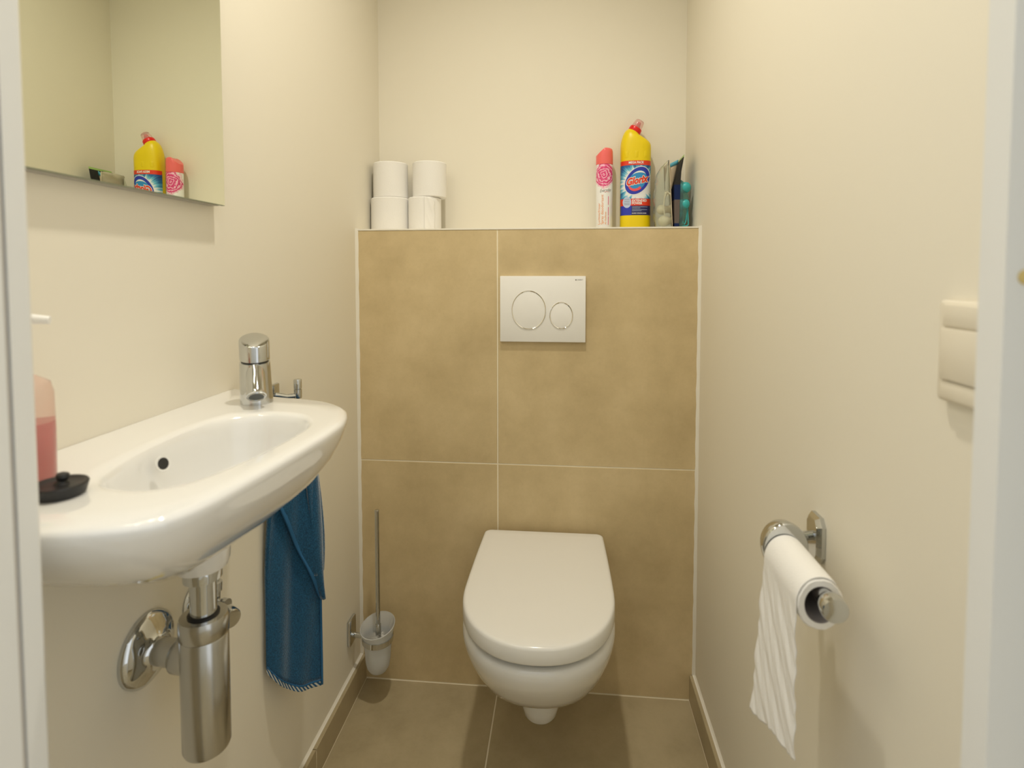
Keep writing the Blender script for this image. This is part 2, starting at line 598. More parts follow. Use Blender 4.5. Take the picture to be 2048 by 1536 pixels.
# ------------------------------------------------------------------ wall lamp above the mirror (above the frame)
lamp = tag(empty('wall_lamp', (XL, -0.80, 1.84)), 'two-cup chrome wall lamp mounted above the mirror', 'lamp')
box('back_plate', (0.0, 0.012), (-0.16, 0.16), (-0.03, 0.03), M['chrome'], lamp, 0.003)
for dy in (-0.11, 0.11):
    tube('arm', [(0.01, dy, 0), (0.05, dy, 0.004), (0.075, dy, -0.004)], 0.006, M['chrome'], lamp)
    lathe('lamp_cup', [(0.010, 0.03), (0.026, 0.026), (0.036, 0.0), (0.040, -0.03), (0.038, -0.03), (0.034, 0.0), (0.024, 0.022),
                       (0.008, 0.024)], M['shade'], lamp, (0.08, dy, -0.01), (0, 0, 1), 40)
    ld = bpy.data.lights.new('bulb_light', 'SPOT')
    ld.energy = LAMP_W
    ld.color = LAMP_COL
    ld.shadow_soft_size = 0.022
    ld.spot_size = math.radians(168)
    ld.spot_blend = 0.75
    lo = bpy.data.objects.new('bulb_light', ld)
    COL.objects.link(lo)
    lo.parent = lamp
    lo.location = (0.085, dy, -0.045)
    lo.rotation_euler = (0, math.radians(-18), 0)
    ball('bulb', (0.08, dy, -0.008), 0.02, mat('bulb_glass', (1, 0.95, 0.85), 0.4, Emission_Color=(1, 0.86, 0.62, 1), Emission_Strength=6.0), lamp, 20)

# added ceiling downlight, unseen, put in to brighten back wall and floor
cl = tag(empty('added_ceiling_lamp', (0.0, -0.63, ZC)), 'added round ceiling downlight with white trim, fills the room with light', 'lamp')
lathe('added_lamp_trim', [(0.036, -0.002), (0.042, -0.008), (0.050, -0.008), (0.052, -0.0003), (0.036, -0.0003)], M['plastic'], cl, (0, 0, 0), (0, 0, 1), 48, False, False)
lathe('added_lamp_lens', [(0.0355, -0.0004), (0.0355, -0.0035), (0.01, -0.0045)],
      mat('lens_lit', (0.9, 0.88, 0.8), 0.5, Emission_Color=(*LAMP_COL, 1), Emission_Strength=8.0), cl, (0, 0, 0), (0, 0, 1), 48)
ad_ = bpy.data.lights.new('added_ceiling_light', 'SPOT')
ad_.energy = CEIL_W
ad_.color = LAMP_COL
ad_.spot_size = math.radians(136)
ad_.spot_blend = 1.0
ad_.shadow_soft_size = 0.035
ao = bpy.data.objects.new('added_ceiling_light', ad_)
COL.objects.link(ao)
ao.parent = cl
ao.location = (0, 0, -0.05)

# ------------------------------------------------------------------ mirror
mi = tag(empty('mirror', (XL, -0.80, 1.19)), 'frameless rectangular mirror hung on the left wall', 'mirror')
MY0, MY1, MZ1 = -0.215, 0.217, 0.58
box('backing', (0.0005, 0.0145), (MY0 + 0.012, MY1 - 0.007), (-0.0006, MZ1 - 0.01), M['mback'], mi)
gl = box('mirror_glass', (0.0145, 0.0195), (MY0, MY1), (0.0, MZ1), M['mirror_edge'], mi)
box('reflective_face', (0.0194, 0.0200), (MY0 + 0.0008, MY1 - 0.0008), (0.0008, MZ1 - 0.0008), M['mirror'], mi)

# ------------------------------------------------------------------ washbasin
ZB = 0.898
bs = tag(empty('washbasin', (XL, -0.78, ZB)), 'small white ceramic hand basin on the left wall', 'washbasin')
OUT = [(-.430, -.537), (-.412, -.548), (-.372, -.572), (-.330, -.590), (-.284, -.600), (-.240, -.614), (-.205, -.640), (-.186, -.667),
       (-.1725, -.71), (-.1690, -.76), (-.1705, -.80), (-.1755, -.87), (-.183, -.948), (-.192, -.986), (-.209, -1.010), (-.236, -1.022),
       (-.275, -1.030), (-.35, -1.034), (-.429, -1.036)]
INN = [(-.3142, -.930), (-.291, -.9428), (-.262, -.946), (-.2417, -.938), (-.2273, -.921), (-.218, -.894), (-.2086, -.845),
       (-.2035, -.79), (-.2055, -.748), (-.2187, -.7185), (-.2434, -.696), (-.2853, -.689), (-.3145, -.7045), (-.3365, -.732),
       (-.3437, -.776), (-.3400, -.839), (-.3294, -.895)]
BC = (-0.275, -0.80)
NB = 168
og = catmull([(p[0], p[1], 0) for p in OUT], 6)
outer = polar([(p.x, p.y) for p in og], BC, NB)
inner = polar([(p.x, p.y) for p in catmull([(p[0], p[1], 0) for p in INN], 6, True)], BC, NB)
rings = []
for z, s_x, s_y in ((-.143, .28, .34), (-.141, .38, .44), (-.134, .50, .57), (-.120, .62, .69), (-.100, .74, .80), (-.075, .855, .885),
                    (-.050, .93, .945), (-.028, .975, .98), (-.013, .995, .995), (-.006, 1.0, 1.0), (-.002, .993, .997), (0.0, .975, .988)):
    n_y = max(0.10, 1 - (1 - s_y) * (2.02 if s_y < .97 else 1.6))        # the near end tapers up sooner
    rings.append([(max((p.x - XL) * s_x, 0.0003), (p.y + 0.78) * (s_y if p.y > -.78 else n_y), z) for p in outer])
for q in (0.45, 0.85):
    rings.append([((a.x - XL) * (1 - q) + (b_.x - XL) * q if q > .5 else (a.x - XL) * .55 + (b_.x - XL) * .45,
                   (a.y + 0.78) * (1 - q) + (b_.y + 0.78) * q, 0.0003) for a, b_ in zip(outer, inner)])
for z, s in ((0.0, 1.03), (-.003, 1.0), (-.010, .968), (-.026, .925), (-.050, .86), (-.075, .75), (-.093, .58), (-.103, .38), (-.107, .16),
             (-.108, .05)):
    rings.append([(BC[0] - XL + (b_.x - BC[0]) * s, BC[1] + 0.78 + (b_.y - BC[1]) * s, z) for b_ in inner])
loft('basin_body', rings, M['basin'], bs, True, True, True, 60)
lathe('drain_boss', [(0.021, -0.174), (0.0285, -0.172), (0.0312, -0.164), (0.0325, -0.145), (0.034, -0.118)], M['ceramic'], bs,
      (0.095, 0.017, 0), (0, 0, 1), 40)
lathe('overflow_ring', [(0.0062, 0.0), (0.0088, 0.0005), (0.0084, 0.0016), (0.0062, 0.0012)], M['ceramic'], bs,
      (-.3245 - XL, -.838 + .78, -.0175), (1, -.22, .30), 28)
lathe('overflow_shade_disc', [(0.0064, 0.0), (0.0064, 0.0013), (0.003, 0.0014)], M['dark'], bs, (-.3245 - XL, -.838 + .78, -.0175), (1, -.22, .30), 28)  # flat black disc, no real opening: the shade inside is its colour
lathe('drain_flange', [(0.021, 0.0), (0.021, 0.002), (0.015, 0.002), (0.012, -0.001)], M['chrome'], bs, (0.152, -0.02, -.1076), (0, 0, 1), 32)

# ------------------------------------------------------------------ basin tap
tp = tag(empty('basin_tap', (-0.339, -0.630, ZB)), 'chrome single-lever tap standing on the basin', 'tap')
seg = 56


def slant_ring(r_, z, k, lean=0.0):
    """ring cut on a slant, falling toward the bowl"""
    dx, dy = 0.51, -0.86
    return [(r_ * math.cos(2 * PI * i / seg) + lean, r_ * math.sin(2 * PI * i / seg),
             z - k * (math.cos(2 * PI * i / seg) * dx + math.sin(2 * PI * i / seg) * dy) * r_) for i in range(seg)]


loft('tap_body', [slant_ring(.0222, 0.0003, 0, .001), slant_ring(.0222, .003, 0, .001), slant_ring(.0214, .030, 0), slant_ring(.0206, .058, .10, -.0006),
                  slant_ring(.0203, .0605, .14, -.0006), slant_ring(.0186, .0615, .14, -.0006)], M['chrome'], tp)
loft('joint_ring', [slant_ring(.0186, .0600, .14, -.0006), slant_ring(.0186, .0640, .14, -.0006)], M['rubber'], tp)
loft('lever_cap', [slant_ring(.0186, .0630, .14, -.0006), slant_ring(.0203, .0640, .14, -.0006), slant_ring(.0203, .0660, .15, -.0008),
                   slant_ring(.0203, .0905, .42, -.0012), slant_ring(.0199, .0918, .43, -.0012), slant_ring(.0188, .0924, .43, -.0012)], M['chrome'], tp)
sd = Vector((0.32, -0.52, -0.70)).normalized()
s0 = Vector((0.004, -0.007, 0.053))
spo = lathe('spout', [(0.0120, 0.0), (0.0126, 0.015), (0.0128, 0.040), (0.0134, 0.043), (0.0134, 0.0475), (0.0118, 0.0482)], M['chrome'], tp, s0, sd, 40)
lathe('aerator', [(0.0116, 0.0478), (0.0111, 0.0492), (0.0095, 0.0492), (0.0092, 0.0484)], M['chrome'], tp, s0, sd, 32)
lathe('aerator_mesh', [(0.0096, 0.0476), (0.0096, 0.0486)], mat('aerator_grey', (0.10, 0.11, 0.11), 0.4), tp, s0, sd, 32)

# ------------------------------------------------------------------ plug and soap on the basin
pg = tag(empty('basin_plug', (-0.3185, -0.9655, ZB + 0.0003)), 'black rubber plug lying on the basin rim', 'plug')
lathe('plug_disc', [(0.0165, 0.0), (0.0185, 0.0012), (0.0203, 0.0080), (0.0208, 0.0095), (0.0200, 0.0108), (0.0172, 0.0108), (0.0160, 0.0100),
                    (0.0055, 0.0100)], M['rubber'], pg, (0, 0, 0), (0, 0, 1), 48)
lathe('pull_stem', [(0.0060, 0.0095), (0.0050, 0.0115), (0.0034, 0.0128), (0.0040, 0.0138), (0.0052, 0.0160), (0.0044, 0.0186), (0.0020, 0.0196)],
      M['rubber'], pg, (0.001, 0, 0), (0.1, 0.05, 1), 24)

sp = tag(empty('soap_bottle', (-0.3810, -0.9450, ZB + 0.0003)), 'pink see-through soap pump bottle beside the black plug', 'soap bottle')
sp.rotation_euler = (0, 0, math.radians(40))


def oval(rx, ry, z, n_=40, e=2.4, cx=0.0, cy=0.0):
    res = []
    for i in range(n_):
        c, s = math.cos(2 * PI * i / n_), math.sin(2 * PI * i / n_)
        res.append((cx + rx * math.copysign(abs(c) ** (2 / e), c), cy + ry * math.copysign(abs(s) ** (2 / e), s), z))
    return res


loft('soap_body', [oval(.0265, .0195, 0.0), oval(.0285, .0215, .003), oval(.0290, .022, .045), oval(.0285, .022, .080), oval(.026, .020, .090),
                   oval(.018, .016, .095), oval(.0125, .0125, .098)], M['soapclear'], sp)
loft('soap_liquid', [oval(.0258, .0188, .002), oval(.0272, .0203, .005), oval(.0275, .0206, .053), oval(.0272, .0204, .054)], M['soapred'], sp)
lathe('pump_collar', [(0.0135, .097), (0.0135, .108), (0.006, .110), (0.0045, .142)], M['plastic'], sp, (0, 0, 0), (0, 0, 1), 32)
loft('pump_head', [oval(.009, .009, .140, 24, 2), oval(.011, .010, .143, 24, 2), oval(.011, .010, .1495, 24, 2), oval(.009, .008, .152, 24, 2)], M['plastic'], sp)
tube('pump_nozzle', [(0.0, 0, .147), (0.015, -0.004, .148), (0.028, -0.0075, .1465)], [0.0052, 0.0046, 0.0036], M['plastic'], sp)


def soap_place(u, v):
    return Vector((u - 0.008, -0.0226, v))


disc('logo_oval', 0.010, .070, .011, .011, soap_place, M['soapgreen'], sp)
disc('logo_centre', 0.010, .069, .009, .0045, lambda u, v: soap_place(u, v) - Vector((0, .0003, 0)), M['blueprint'], sp)
disc('print_dot', 0.012, .047, .008, .003, soap_place, M['blueprint'], sp)
disc('print_leaf', 0.013, .028, .008, .012, soap_place, mat('pale_pink_print', (0.8, 0.45, 0.45), 0.4), sp)

# ------------------------------------------------------------------ bottle trap, wall pipe
TX, TY = -0.335, -0.763
tr = tag(empty('bottle_trap', (TX, TY, 0.494)), 'chrome bottle trap hanging under the basin', 'sink trap')
lathe('inlet_nut', [(0.0218, 0.217), (0.0222, 0.232), (0.0212, 0.2355)], M['chrome'], tr, (0, 0, 0), (0, 0, 1), 48)
lathe('inlet_pipe', [(0.0152, 0.166), (0.0152, 0.220)], M['chrome'], tr, (0, 0, 0), (0, 0, 1), 40)
lathe('seal_ring', [(0.0182, 0.170), (0.0182, 0.1725), (0.0158, 0.1740)], M['rubber'], tr, (0, 0, 0), (0, 0, 1), 40)
lathe('top_nut', [(0.0268, 0.146), (0.0282, 0.148), (0.0284, 0.166), (0.0268, 0.1705), (0.0182, 0.1710)], M['satin'], tr, (0, 0, 0), (0, 0, 1), 56)
lathe('trap_cup', [(0.0215, 0.0), (0.0260, 0.0015), (0.0274, 0.0050), (0.0276, 0.1445), (0.0268, 0.1460)], M['satin'], tr, (0, 0, 0), (0, 0, 1), 56)
lathe('outlet_nut', [(0.0205, 0.020), (0.0215, 0.023), (0.0215, 0.042), (0.0195, 0.045)], M['satin'], tr, (0, 0.006, 0.108), (-1, 0.13, 0), 40)
lathe('outlet_pipe', [(0.0165, 0.04), (0.0165, 0.0945)], M['satin'], tr, (0, 0.006, 0.108), (-1, 0.13, 0), 40)
lathe('wall_rosette', [(0.0455, 0.0002), (0.0462, 0.003), (0.0455, 0.006), (0.0400, 0.0105), (0.0280, 0.0155), (0.0205, 0.0190), (0.0185, 0.0225), (0.0165, 0.0228)],
      M['chrome'], tr, (XL - TX, 0.0185, 0.108), (1, 0, 0), 56)

# angle valve on the wall behind the trap
av = tag(empty('angle_valve', (XL, -0.648, 0.584)), 'chrome shut-off valve on the wall behind the trap', 'valve')
lathe('valve_rosette', [(0.0305, 0.0002), (0.0310, 0.002), (0.0260, 0.006), (0.0110, 0.0085)], M['chrome'], av, (0, 0.004, 0.020), (1, 0, 0), 40)
lathe('valve_body', [(0.0095, 0.0), (0.0095, 0.04), (0.0115, 0.042), (0.0115, 0.050)], M['chrome'], av, (0, 0.004, 0.020), (1, -.1, -0.08), 28)
lathe('valve_handle', [(0.0085, 0.0), (0.0085, 0.016), (0.0125, 0.018), (0.0135, 0.020), (0.0135, 0.036), (0.0125, 0.038)], M['chrome'], av,
      (0.036, 0.000, 0.013), (0.65, -0.35, -0.06), 28)
lathe('valve_outlet', [(0.0075, 0.0), (0.0075, 0.02), (0.0095, 0.021), (0.0095, 0.034), (0.005, 0.035), (0.005, 0.13)], M['chrome'], av,
      (0.030, 0.001, 0.018), (0.05, 0, 1), 24)

# ------------------------------------------------------------------ towel hook and towel
hk = tag(empty('towel_hook', (XL, -0.428, 0.868)), 'chrome towel hook with upright pin beside the basin', 'hook')
box('wall_plate', (0.0003, 0.008), (-0.019, 0.019), (-0.028, 0.014), M['chrome'], hk, 0.003)
tube('arm', [(0.006, 0.004, -0.006), (0.022, 0.016, -0.012), (0.034, 0.030, -0.013)], 0.0048, M['chrome'], hk)
lathe('pin', [(0.0070, -0.018), (0.0074, -0.016), (0.0074, -0.001), (0.0064, -0.0005), (0.0064, 0.0003), (0.0074, 0.0008), (0.0074, 0.0165),
              (0.0066, 0.0180), (0.002, 0.0183)], M['chrome'], hk, (0.036, 0.032, 0.0), (0, 0, 1), 28)

tw = tag(empty('hand_towel', (-0.395, -0.425, 0.285)), 'blue terry hand towel hanging below the basin', 'towel')
TA, TB = Vector((-0.029, -0.050, 0)), Vector((0.030, 0.040, 0))     # wall-side and room-side edges of the hanging width
TN = Vector((0.83, -0.56, 0))


def towel_pt(s, z, off=0.0):
    """s across the width 0..1, z height above the hem"""
    hgt = min(max(z / 0.56, 0), 1)
    nar = 1.0 - 0.50 * max(0, (hgt - 0.45) / 0.55) ** 1.5
    c = 0.5 + (s - 0.5) * nar + 0.05 * hgt
    p = TA.lerp(TB, c)
    wob = 0.004 * math.sin(s * 7.0 + z * 6) + 0.003 * math.sin(s * 13 - z * 9)
    return p + TN * (wob + off) + Vector((0, 0, z))


def hem_z(s):
    return 0.058 - 0.085 * s + 0.045 * (2 * s - 1) ** 2 * 0.55


def main_fn(u, v):
    return towel_pt(u, hem_z(u) + 0.012 + (0.562 - hem_z(u) - 0.012) * v)


grid('towel_panel', main_fn, 30, 60, M['towel'], tw, 0.007)
hem = grid('striped_hem', lambda u, v: towel_pt(u, hem_z(u) + 0.0125 * v, 0.001), 40, 3, M['hem_stripe'], tw, 0.003, True)
for l_ in hem.data.uv_layers['UVMap'].data:
    l_.uv = (l_.uv[0] + l_.uv[1] * 0.09, l_.uv[1])
grid('hem_seam', lambda u, v: towel_pt(u, hem_z(u) + 0.0105 + 0.003 * v, 0.0042), 30, 2, M['towel_hem'], tw, 0.002)


def flap_fn(u, v):
    # folded-over front layer: its free edge runs diagonally down to the right
    z = 0.560 - v * 0.385
    left = -0.02 + 1.0 * min(1, max(0, (v - 0.34) / 0.66)) ** 0.9
    s = left + (1.0 - left) * u
    return towel_pt(s * 1.0, z, 0.009 + 0.006 * math.sin(u * PI) + 0.003 * math.sin(u * 6 + v * 4))


grid('folded_flap', flap_fn, 18, 50, M['towel'], tw, 0.006)
grid('flap_selvedge', lambda u, v: flap_fn(u * 0.001, v) + TN * 0.0005 + (TB - TA) * (0.055 * (u - 0.6)), 4, 50, M['towel_hem'], tw, 0.0065)


def side_fn(u, v):
    z = 0.558 - v * 0.33
    s = 0.66 + 0.36 * u + 0.10 * math.sin(v * PI) * u + 0.22 * (v - 0.3) * (1 - u)
    return towel_pt(s, z, 0.017 - 0.012 * u + 0.004 * math.sin(v * 5 + u * 3))


grid('side_fold', side_fn, 12, 40, M['towel'], tw, 0.006)
grid('side_edge', lambda u, v: towel_pt(0.985 + 0.03 * math.sin(u * PI), hem_z(1) + 0.003 + 0.5 * v, -0.008 + 0.014 * u), 6, 50, M['towel_hem'], tw, 0.004)

# ------------------------------------------------------------------ toilet
TOX = 0.0585
to = tag(empty('toilet', (TOX, 0.0, 0.0)), 'white wall-hung toilet with closed lid', 'toilet')


def dring(wd, yb, yf, z, wb=None, yc=-0.27, e=2.15, rc=0.016, n_=36):
    """D-shaped outline: straight sides from the back, rounded front"""
    wb = wd if wb is None else wb
    yc = max(yc, yf + 0.02)
    pts = []
    for i in range(n_ + 1):                       # front, right to left
        a = PI * i / n_
        c, s = math.cos(a), math.sin(a)
        pts.append((wd * math.copysign(abs(c) ** (2 / e), c), yc - (yc - yf) * abs(s) ** (2 / e), z))
    side = []
    for i in range(1, 9):
        t = i / 9
        side.append((wd + (wb - wd) * t ** 1.7, yc + (yb - rc - yc) * t))
    corner = [(wb - rc + rc * math.cos(a), yb - rc + rc * math.sin(a)) for a in [PI / 2 * k / 6 for k in range(7)]]
    left = [(-x, y, z) for x, y in side + corner]
    rgt = [(x, y, z) for x, y in (side + corner)][::-1]
    mid = [(-(wb - rc) * (1 - 2 * k / 8), yb, z) for k in range(1, 8)]
    return pts + left + mid + rgt


BOWL = [(0.184, .030, -.225, -.20), (0.187, .062, -.258, -.20), (0.196, .088, -.288, -.20), (0.213, .107, -.318, -.205), (0.237, .123, -.350, -.215),
        (0.26, .134, -.380, -.225), (0.29, .1440, -.407, -.235), (0.318, .1505, -.428, -.25), (0.336, .1535, -.440, -.26),
        (0.350, .1555, -.447, -.265), (0.364, .1565, -.4525, -.27), (0.375, .1560, -.4525, -.27), (0.3815, .1530, -.4500, -.27), (0.3845, .147, -.4440, -.27)]
loft('bowl', [dring(a, -0.0015, yf, z, None, yc) for z, a, yf, yc in BOWL], M['ceramic'], to, True, True, True, 50)
loft('outlet_housing', [dring(a, -0.0015, yf, z, None, -0.16, 2.3, 0.012) for z, a, yf in
                        ((0.084, .014, -.192), (0.085, .026, -.206), (0.090, .036, -.218), (0.101, .0420, -.228), (0.120, .0455, -.233),
                         (0.145, .0465, -.236), (0.195, .0470, -.238))], M['ceramic'], to, True, True, True, 50)
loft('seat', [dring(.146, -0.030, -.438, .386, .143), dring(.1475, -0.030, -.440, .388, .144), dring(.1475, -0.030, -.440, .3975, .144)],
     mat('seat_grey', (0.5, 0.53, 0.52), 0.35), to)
lid = []
for z, s in ((0.3965, -.0045), (0.3985, -.001), (0.402, 0), (0.4245, -.0005), (0.4280, -.0020), (0.4300, -.0045), (0.4310, -.0085), (0.4316, -.03), (0.4318, -.07)):
    lid.append(dring(.1558 + s, -0.0145 + s, -.4560 - s, z, .1500 + s, -.27, 2.2, .014))
loft('lid', lid, M['seat'], to, True, True, True, 50)
for sx_ in (-1, 1):
    lathe('hinge', [(0.010, -0.02), (0.010, 0.02)], M['plastic'], to, (sx_ * 0.085, -0.021, 0.392), (1, 0, 0), 20)

# ------------------------------------------------------------------ flush plate
fp = tag(empty('flush_plate', (0.05475, 0.0, 0.9131)), 'white dual-flush plate with two round chrome-ringed buttons', 'flush plate')
box('plate', (-0.1073, 0.1073), (-0.0105, -0.0004), (0.0, 0.166), M['plastic'], fp, 0.0012)


def flush_place(dy):
    return lambda u, v: Vector((u, -0.0105 - dy, v))


def ell_ring(cx, cz, rx, rz, y):
    return [(cx + rx * math.cos(2 * PI * i / 72), y, cz + rz * math.sin(2 * PI * i / 72)) for i in range(72)]


for cx, cz, rx, rz, nm in ((0.0201 - 0.05475, 0.9937 - 0.9131, 0.0434, 0.0491, 'button_large'), (0.1015 - 0.05475, 0.9804 - 0.9131, 0.0293, 0.0339, 'button_small')):
    bt = loft(nm, [ell_ring(cx, cz, rx - .002, rz - .002, -.0100), ell_ring(cx, cz, rx - .002, rz - .002, -.0112), ell_ring(cx, cz, rx - .004, rz - .004, -.0118)],
              M['plastic'], fp)
    loft('chrome_ring', [ell_ring(cx, cz, rx, rz, -.0102), ell_ring(cx, cz, rx, rz, -.0118), ell_ring(cx, cz, rx - .0010, rz - .0010, -.0128),
                         ell_ring(cx, cz, rx - .0024, rz - .0024, -.0120), ell_ring(cx, cz, rx - .0026, rz - .0026, -.0102)], M['brightchrome'], fp, False, False)
grid('logo_square', lambda u, v: (0.0815 + 0.0028 * u, -0.0107, 0.1548 + 0.003 * v), 1, 1, M['greyprint'], fp)
text_mesh('logo_text', 'GEBERIT', 0.0040, lambda u, v: Vector((0.0855 + u, -0.0107, 0.1563 + v)), M['greyprint'], fp, 0.0, 'LEFT')

# ------------------------------------------------------------------ toilet brush and holder
bh = tag(empty('brush_holder', (XL, -0.0755, 0.148)), 'frosted glass toilet brush holder on a chrome bracket', 'brush holder')
CX, CY = 0.074, -0.0045
box('wall_plate', (0.0003, 0.009), (-0.021, 0.021), (0.0, 0.066), M['chrome'], bh, 0.004, 2)
tube('arm', [(0.006, 0.0, 0.022), (0.0385, -0.002, 0.021)], 0.0065, M['chrome'], bh)
lathe('ring', [(0.0355, 0.014), (0.0385, 0.014), (0.0395, 0.028), (0.0365, 0.028)], M['chrome'], bh, (CX, CY, 0.0), (0, 0, 1), 48, False, False)


def cup_ring(r_, z, k=0.0):
    return [(CX + r_ * math.cos(2 * PI * i / 48), CY + r_ * math.sin(2 * PI * i / 48),
             z + k * (0.35 * math.cos(2 * PI * i / 48) + 0.94 * math.sin(2 * PI * i / 48)) * r_) for i in range(48)]


loft('glass_cup', [cup_ring(.004, -.0680), cup_ring(.014, -.0665), cup_ring(.022, -.061), cup_ring(.0275, -.051), cup_ring(.0305, -.036), cup_ring(.0325, -.010),
                   cup_ring(.0345, .012), cup_ring(.0365, .028, .05), cup_ring(.0420, .047, .20), cup_ring(.0432, .053, .24), cup_ring(.0420, .054, .245),
                   cup_ring(.0400, .047, .20), cup_ring(.0340, .028, .05), cup_ring(.0318, .012), cup_ring(.0300, -.010), cup_ring(.0275, -.036), cup_ring(.018, -.058),
                   cup_ring(.004, -.0640)], M['frost'], bh, True, True, True, 60)

br = tag(empty('toilet_brush', (XL + CX, -0.0755 + CY, 0.092)), 'chrome-handled toilet brush standing in the frosted holder', 'toilet brush')
lathe('handle', [(0.0056, 0.088), (0.0056, 0.400), (0.0060, 0.401), (0.0060, 0.4045), (0.0045, 0.4055)], M['chrome'], br, (0.0015, 0, 0), (0, 0, 1), 24)
lathe('handle_collar', [(0.0070, 0.080), (0.0070, 0.112), (0.0058, 0.114)], M['satin'], br, (0.0015, 0, 0), (0, 0, 1), 24)
bv, bf = [], []
for k in range(420):
    h = 0.012 + 0.075 * random.random()
    a = random.uniform(0, 2 * PI)
    R_ = 0.0235 if h < 0.06 else 0.0235 - (h - 0.06) * 0.3
    d = Vector((math.cos(a), math.sin(a), random.uniform(-0.1, 0.35)))
    p, q = Vector((0.0015, 0, h)), Vector((0.0015, 0, h)) + d * R_
    sv = Vector((-math.sin(a), math.cos(a), 0)) * 0.0006
    i0 = len(bv)
    bv += [p - sv, p + sv, q]
    bf.append((i0, i0 + 1, i0 + 2))
bo = mesh_obj('bristles', bv, bf, M['plastic'], br, False)
bo['kind'] = 'stuff'

# ------------------------------------------------------------------ toilet paper holder and roll on the right wall
ph = tag(empty('paper_holder', (XR, -0.650, 0.742)), 'chrome toilet paper holder on the right wall', 'paper holder')
pv = [[(x, y * s, z * s2) for y, z in ((-.019, -.020), (-.012, -.030), (.012, -.030), (.019, -.020), (.019, .020), (.012, .030), (-.012, .030), (-.019, .020))]
      for x, s, s2 in ((-.0003, 1, 1), (-.005, 1, 1), (-.010, .72, .86))]
loft('wall_plate', pv, M['chrome'], ph, True, True, True, 20)
tube('post', [(-0.006, 0.0, 0.003), (-0.034, -0.010, 0.003), (-0.046, -0.020, 0.003)], 0.0062, M['chrome'], ph)
BX, BZ = -0.058, 0.003
bstop = lathe('back_stop', [(0.004, -0.005), (0.014, -0.003), (0.024, 0.004), (0.0300, 0.013), (0.0325, 0.024), (0.0325, 0.030), (0.0310, 0.032), (0.012, 0.0322)],
      M['chrome'], ph, (BX, -0.012, BZ), (0, -1, 0), 48)
for v_ in bstop.data.vertices:
    v_.co.x = BX + (v_.co.x - BX) * 0.84
lathe('bar', [(0.0088, 0.03), (0.0088, 0.142)], M['chrome'], ph, (BX, -0.012, BZ), (0, -1, 0), 28)
lathe('knob', [(0.0090, 0.138), (0.0118, 0.141), (0.0135, 0.147), (0.0135, 0.154), (0.0125, 0.1575), (0.004, 0.1590)], M['chrome'], ph, (BX, -0.012, BZ), (0, -1, 0), 36)

RX, RZ = XR + BX - 0.002, 0.742 + BZ - 0.0105
tpr = tag(empty('toilet_roll', (RX, -0.6945, RZ)), 'nearly used toilet roll with paper hanging down from its chrome holder', 'toilet roll')
RR, RC = 0.0285, 0.0196


def wound(r_, j):
    return r_ * (1 + 0.012 * math.sin(j * 0.7) + 0.008 * math.sin(j * 1.9))


rr = []
for r_, h in ((RC + .0008, 0.0), (RR - .002, 0.0), (RR, 0.002), (RR, 0.0945), (RR - .002, 0.0970), (RC + .0008, 0.0970), (RC + .0008, 0.0)):
    rr.append([(wound(r_, i) * math.cos(2 * PI * i / 60) if r_ > RC + .002 else r_ * math.cos(2 * PI * i / 60), -h,
                wound(r_, i) * math.sin(2 * PI * i / 60) if r_ > RC + .002 else r_ * math.sin(2 * PI * i / 60)) for i in range(60)])
loft('roll', rr, M['paper'], tpr, False, False, True, 40)
lathe('core', [(RC + .0007, 0.0005), (RC + .0007, 0.0965), (RC, 0.0965), (RC, 0.0005), (RC + .0007, 0.0005)], M['card'], tpr, (0, 0, 0), (0, -1, 0), 40, False, False)


SQ = 0.84                                        # the soft roll sags into an oval
for r_o in list(tpr.children):
    for v_ in r_o.data.vertices:
        v_.co.x *= SQ


def sheet_fn(u, v):
    """hanging end: leaves the roll at its room side and swings down, torn at the bottom"""
    y = -0.0945 * u - 0.001
    top = 0.30                                   # share of the sheet that still hugs the roll
    if v < top:
        a = PI * 0.28 + (PI - PI * 0.28) * (v / top)
        return Vector(((RR + .0009) * SQ * math.cos(a), y, (RR + .0009) * math.sin(a)))
    t = (v - top) / (1 - top)
    ln_ = 0.192 + 0.010 * math.sin(u * 9) * 0.25 + 0.006 * (1 - u) - 0.018 * u
    crk = 0.0009 * math.sin(22 * (t * 0.8 - u * 0.6) + 2 * u) + 0.0006 * math.sin(52 * (t * 0.7 - u * 0.55) + 1) + 0.00035 * math.sin(110 * (t * 0.5 - u * 0.6))
    x = -(RR + .0009) * SQ + 0.002 * t - 0.013 * t * (1 - u) + crk * min(1, t * 5)
    yy = y + 0.006 * t * (1 - u) * 0.8
    return Vector((x, yy, -ln_ * t + 0.0006 * math.sin(50 * u) * t))


grid('hanging_sheet', sheet_fn, 44, 110, M['paper'], tpr, 0.0008)

# ------------------------------------------------------------------ light switch on the right wall
sw = tag(empty('light_switch', (XR, -0.9205, 0.9770)), 'cream light switch on the right wall beside the door frame', 'light switch')
box('cover_plate', (-0.0085, -0.0003), (-0.0425, 0.0425), (0.0, 0.0870), M['switch'], sw, 0.0035, 3)
box('top_field', (-0.0105, -0.008), (-0.034, 0.034), (0.0652, 0.0835), M['switch'], sw, 0.0008)
box('rocker', (-0.0120, -0.008), (-0.034, 0.034), (0.0200, 0.0635), M['switch'], sw, 0.0010)
box('bottom_field', (-0.0105, -0.008), (-0.034, 0.034), (0.0035, 0.0183), M['switch'], sw, 0.0008)

# ------------------------------------------------------------------ rolls on the ledge


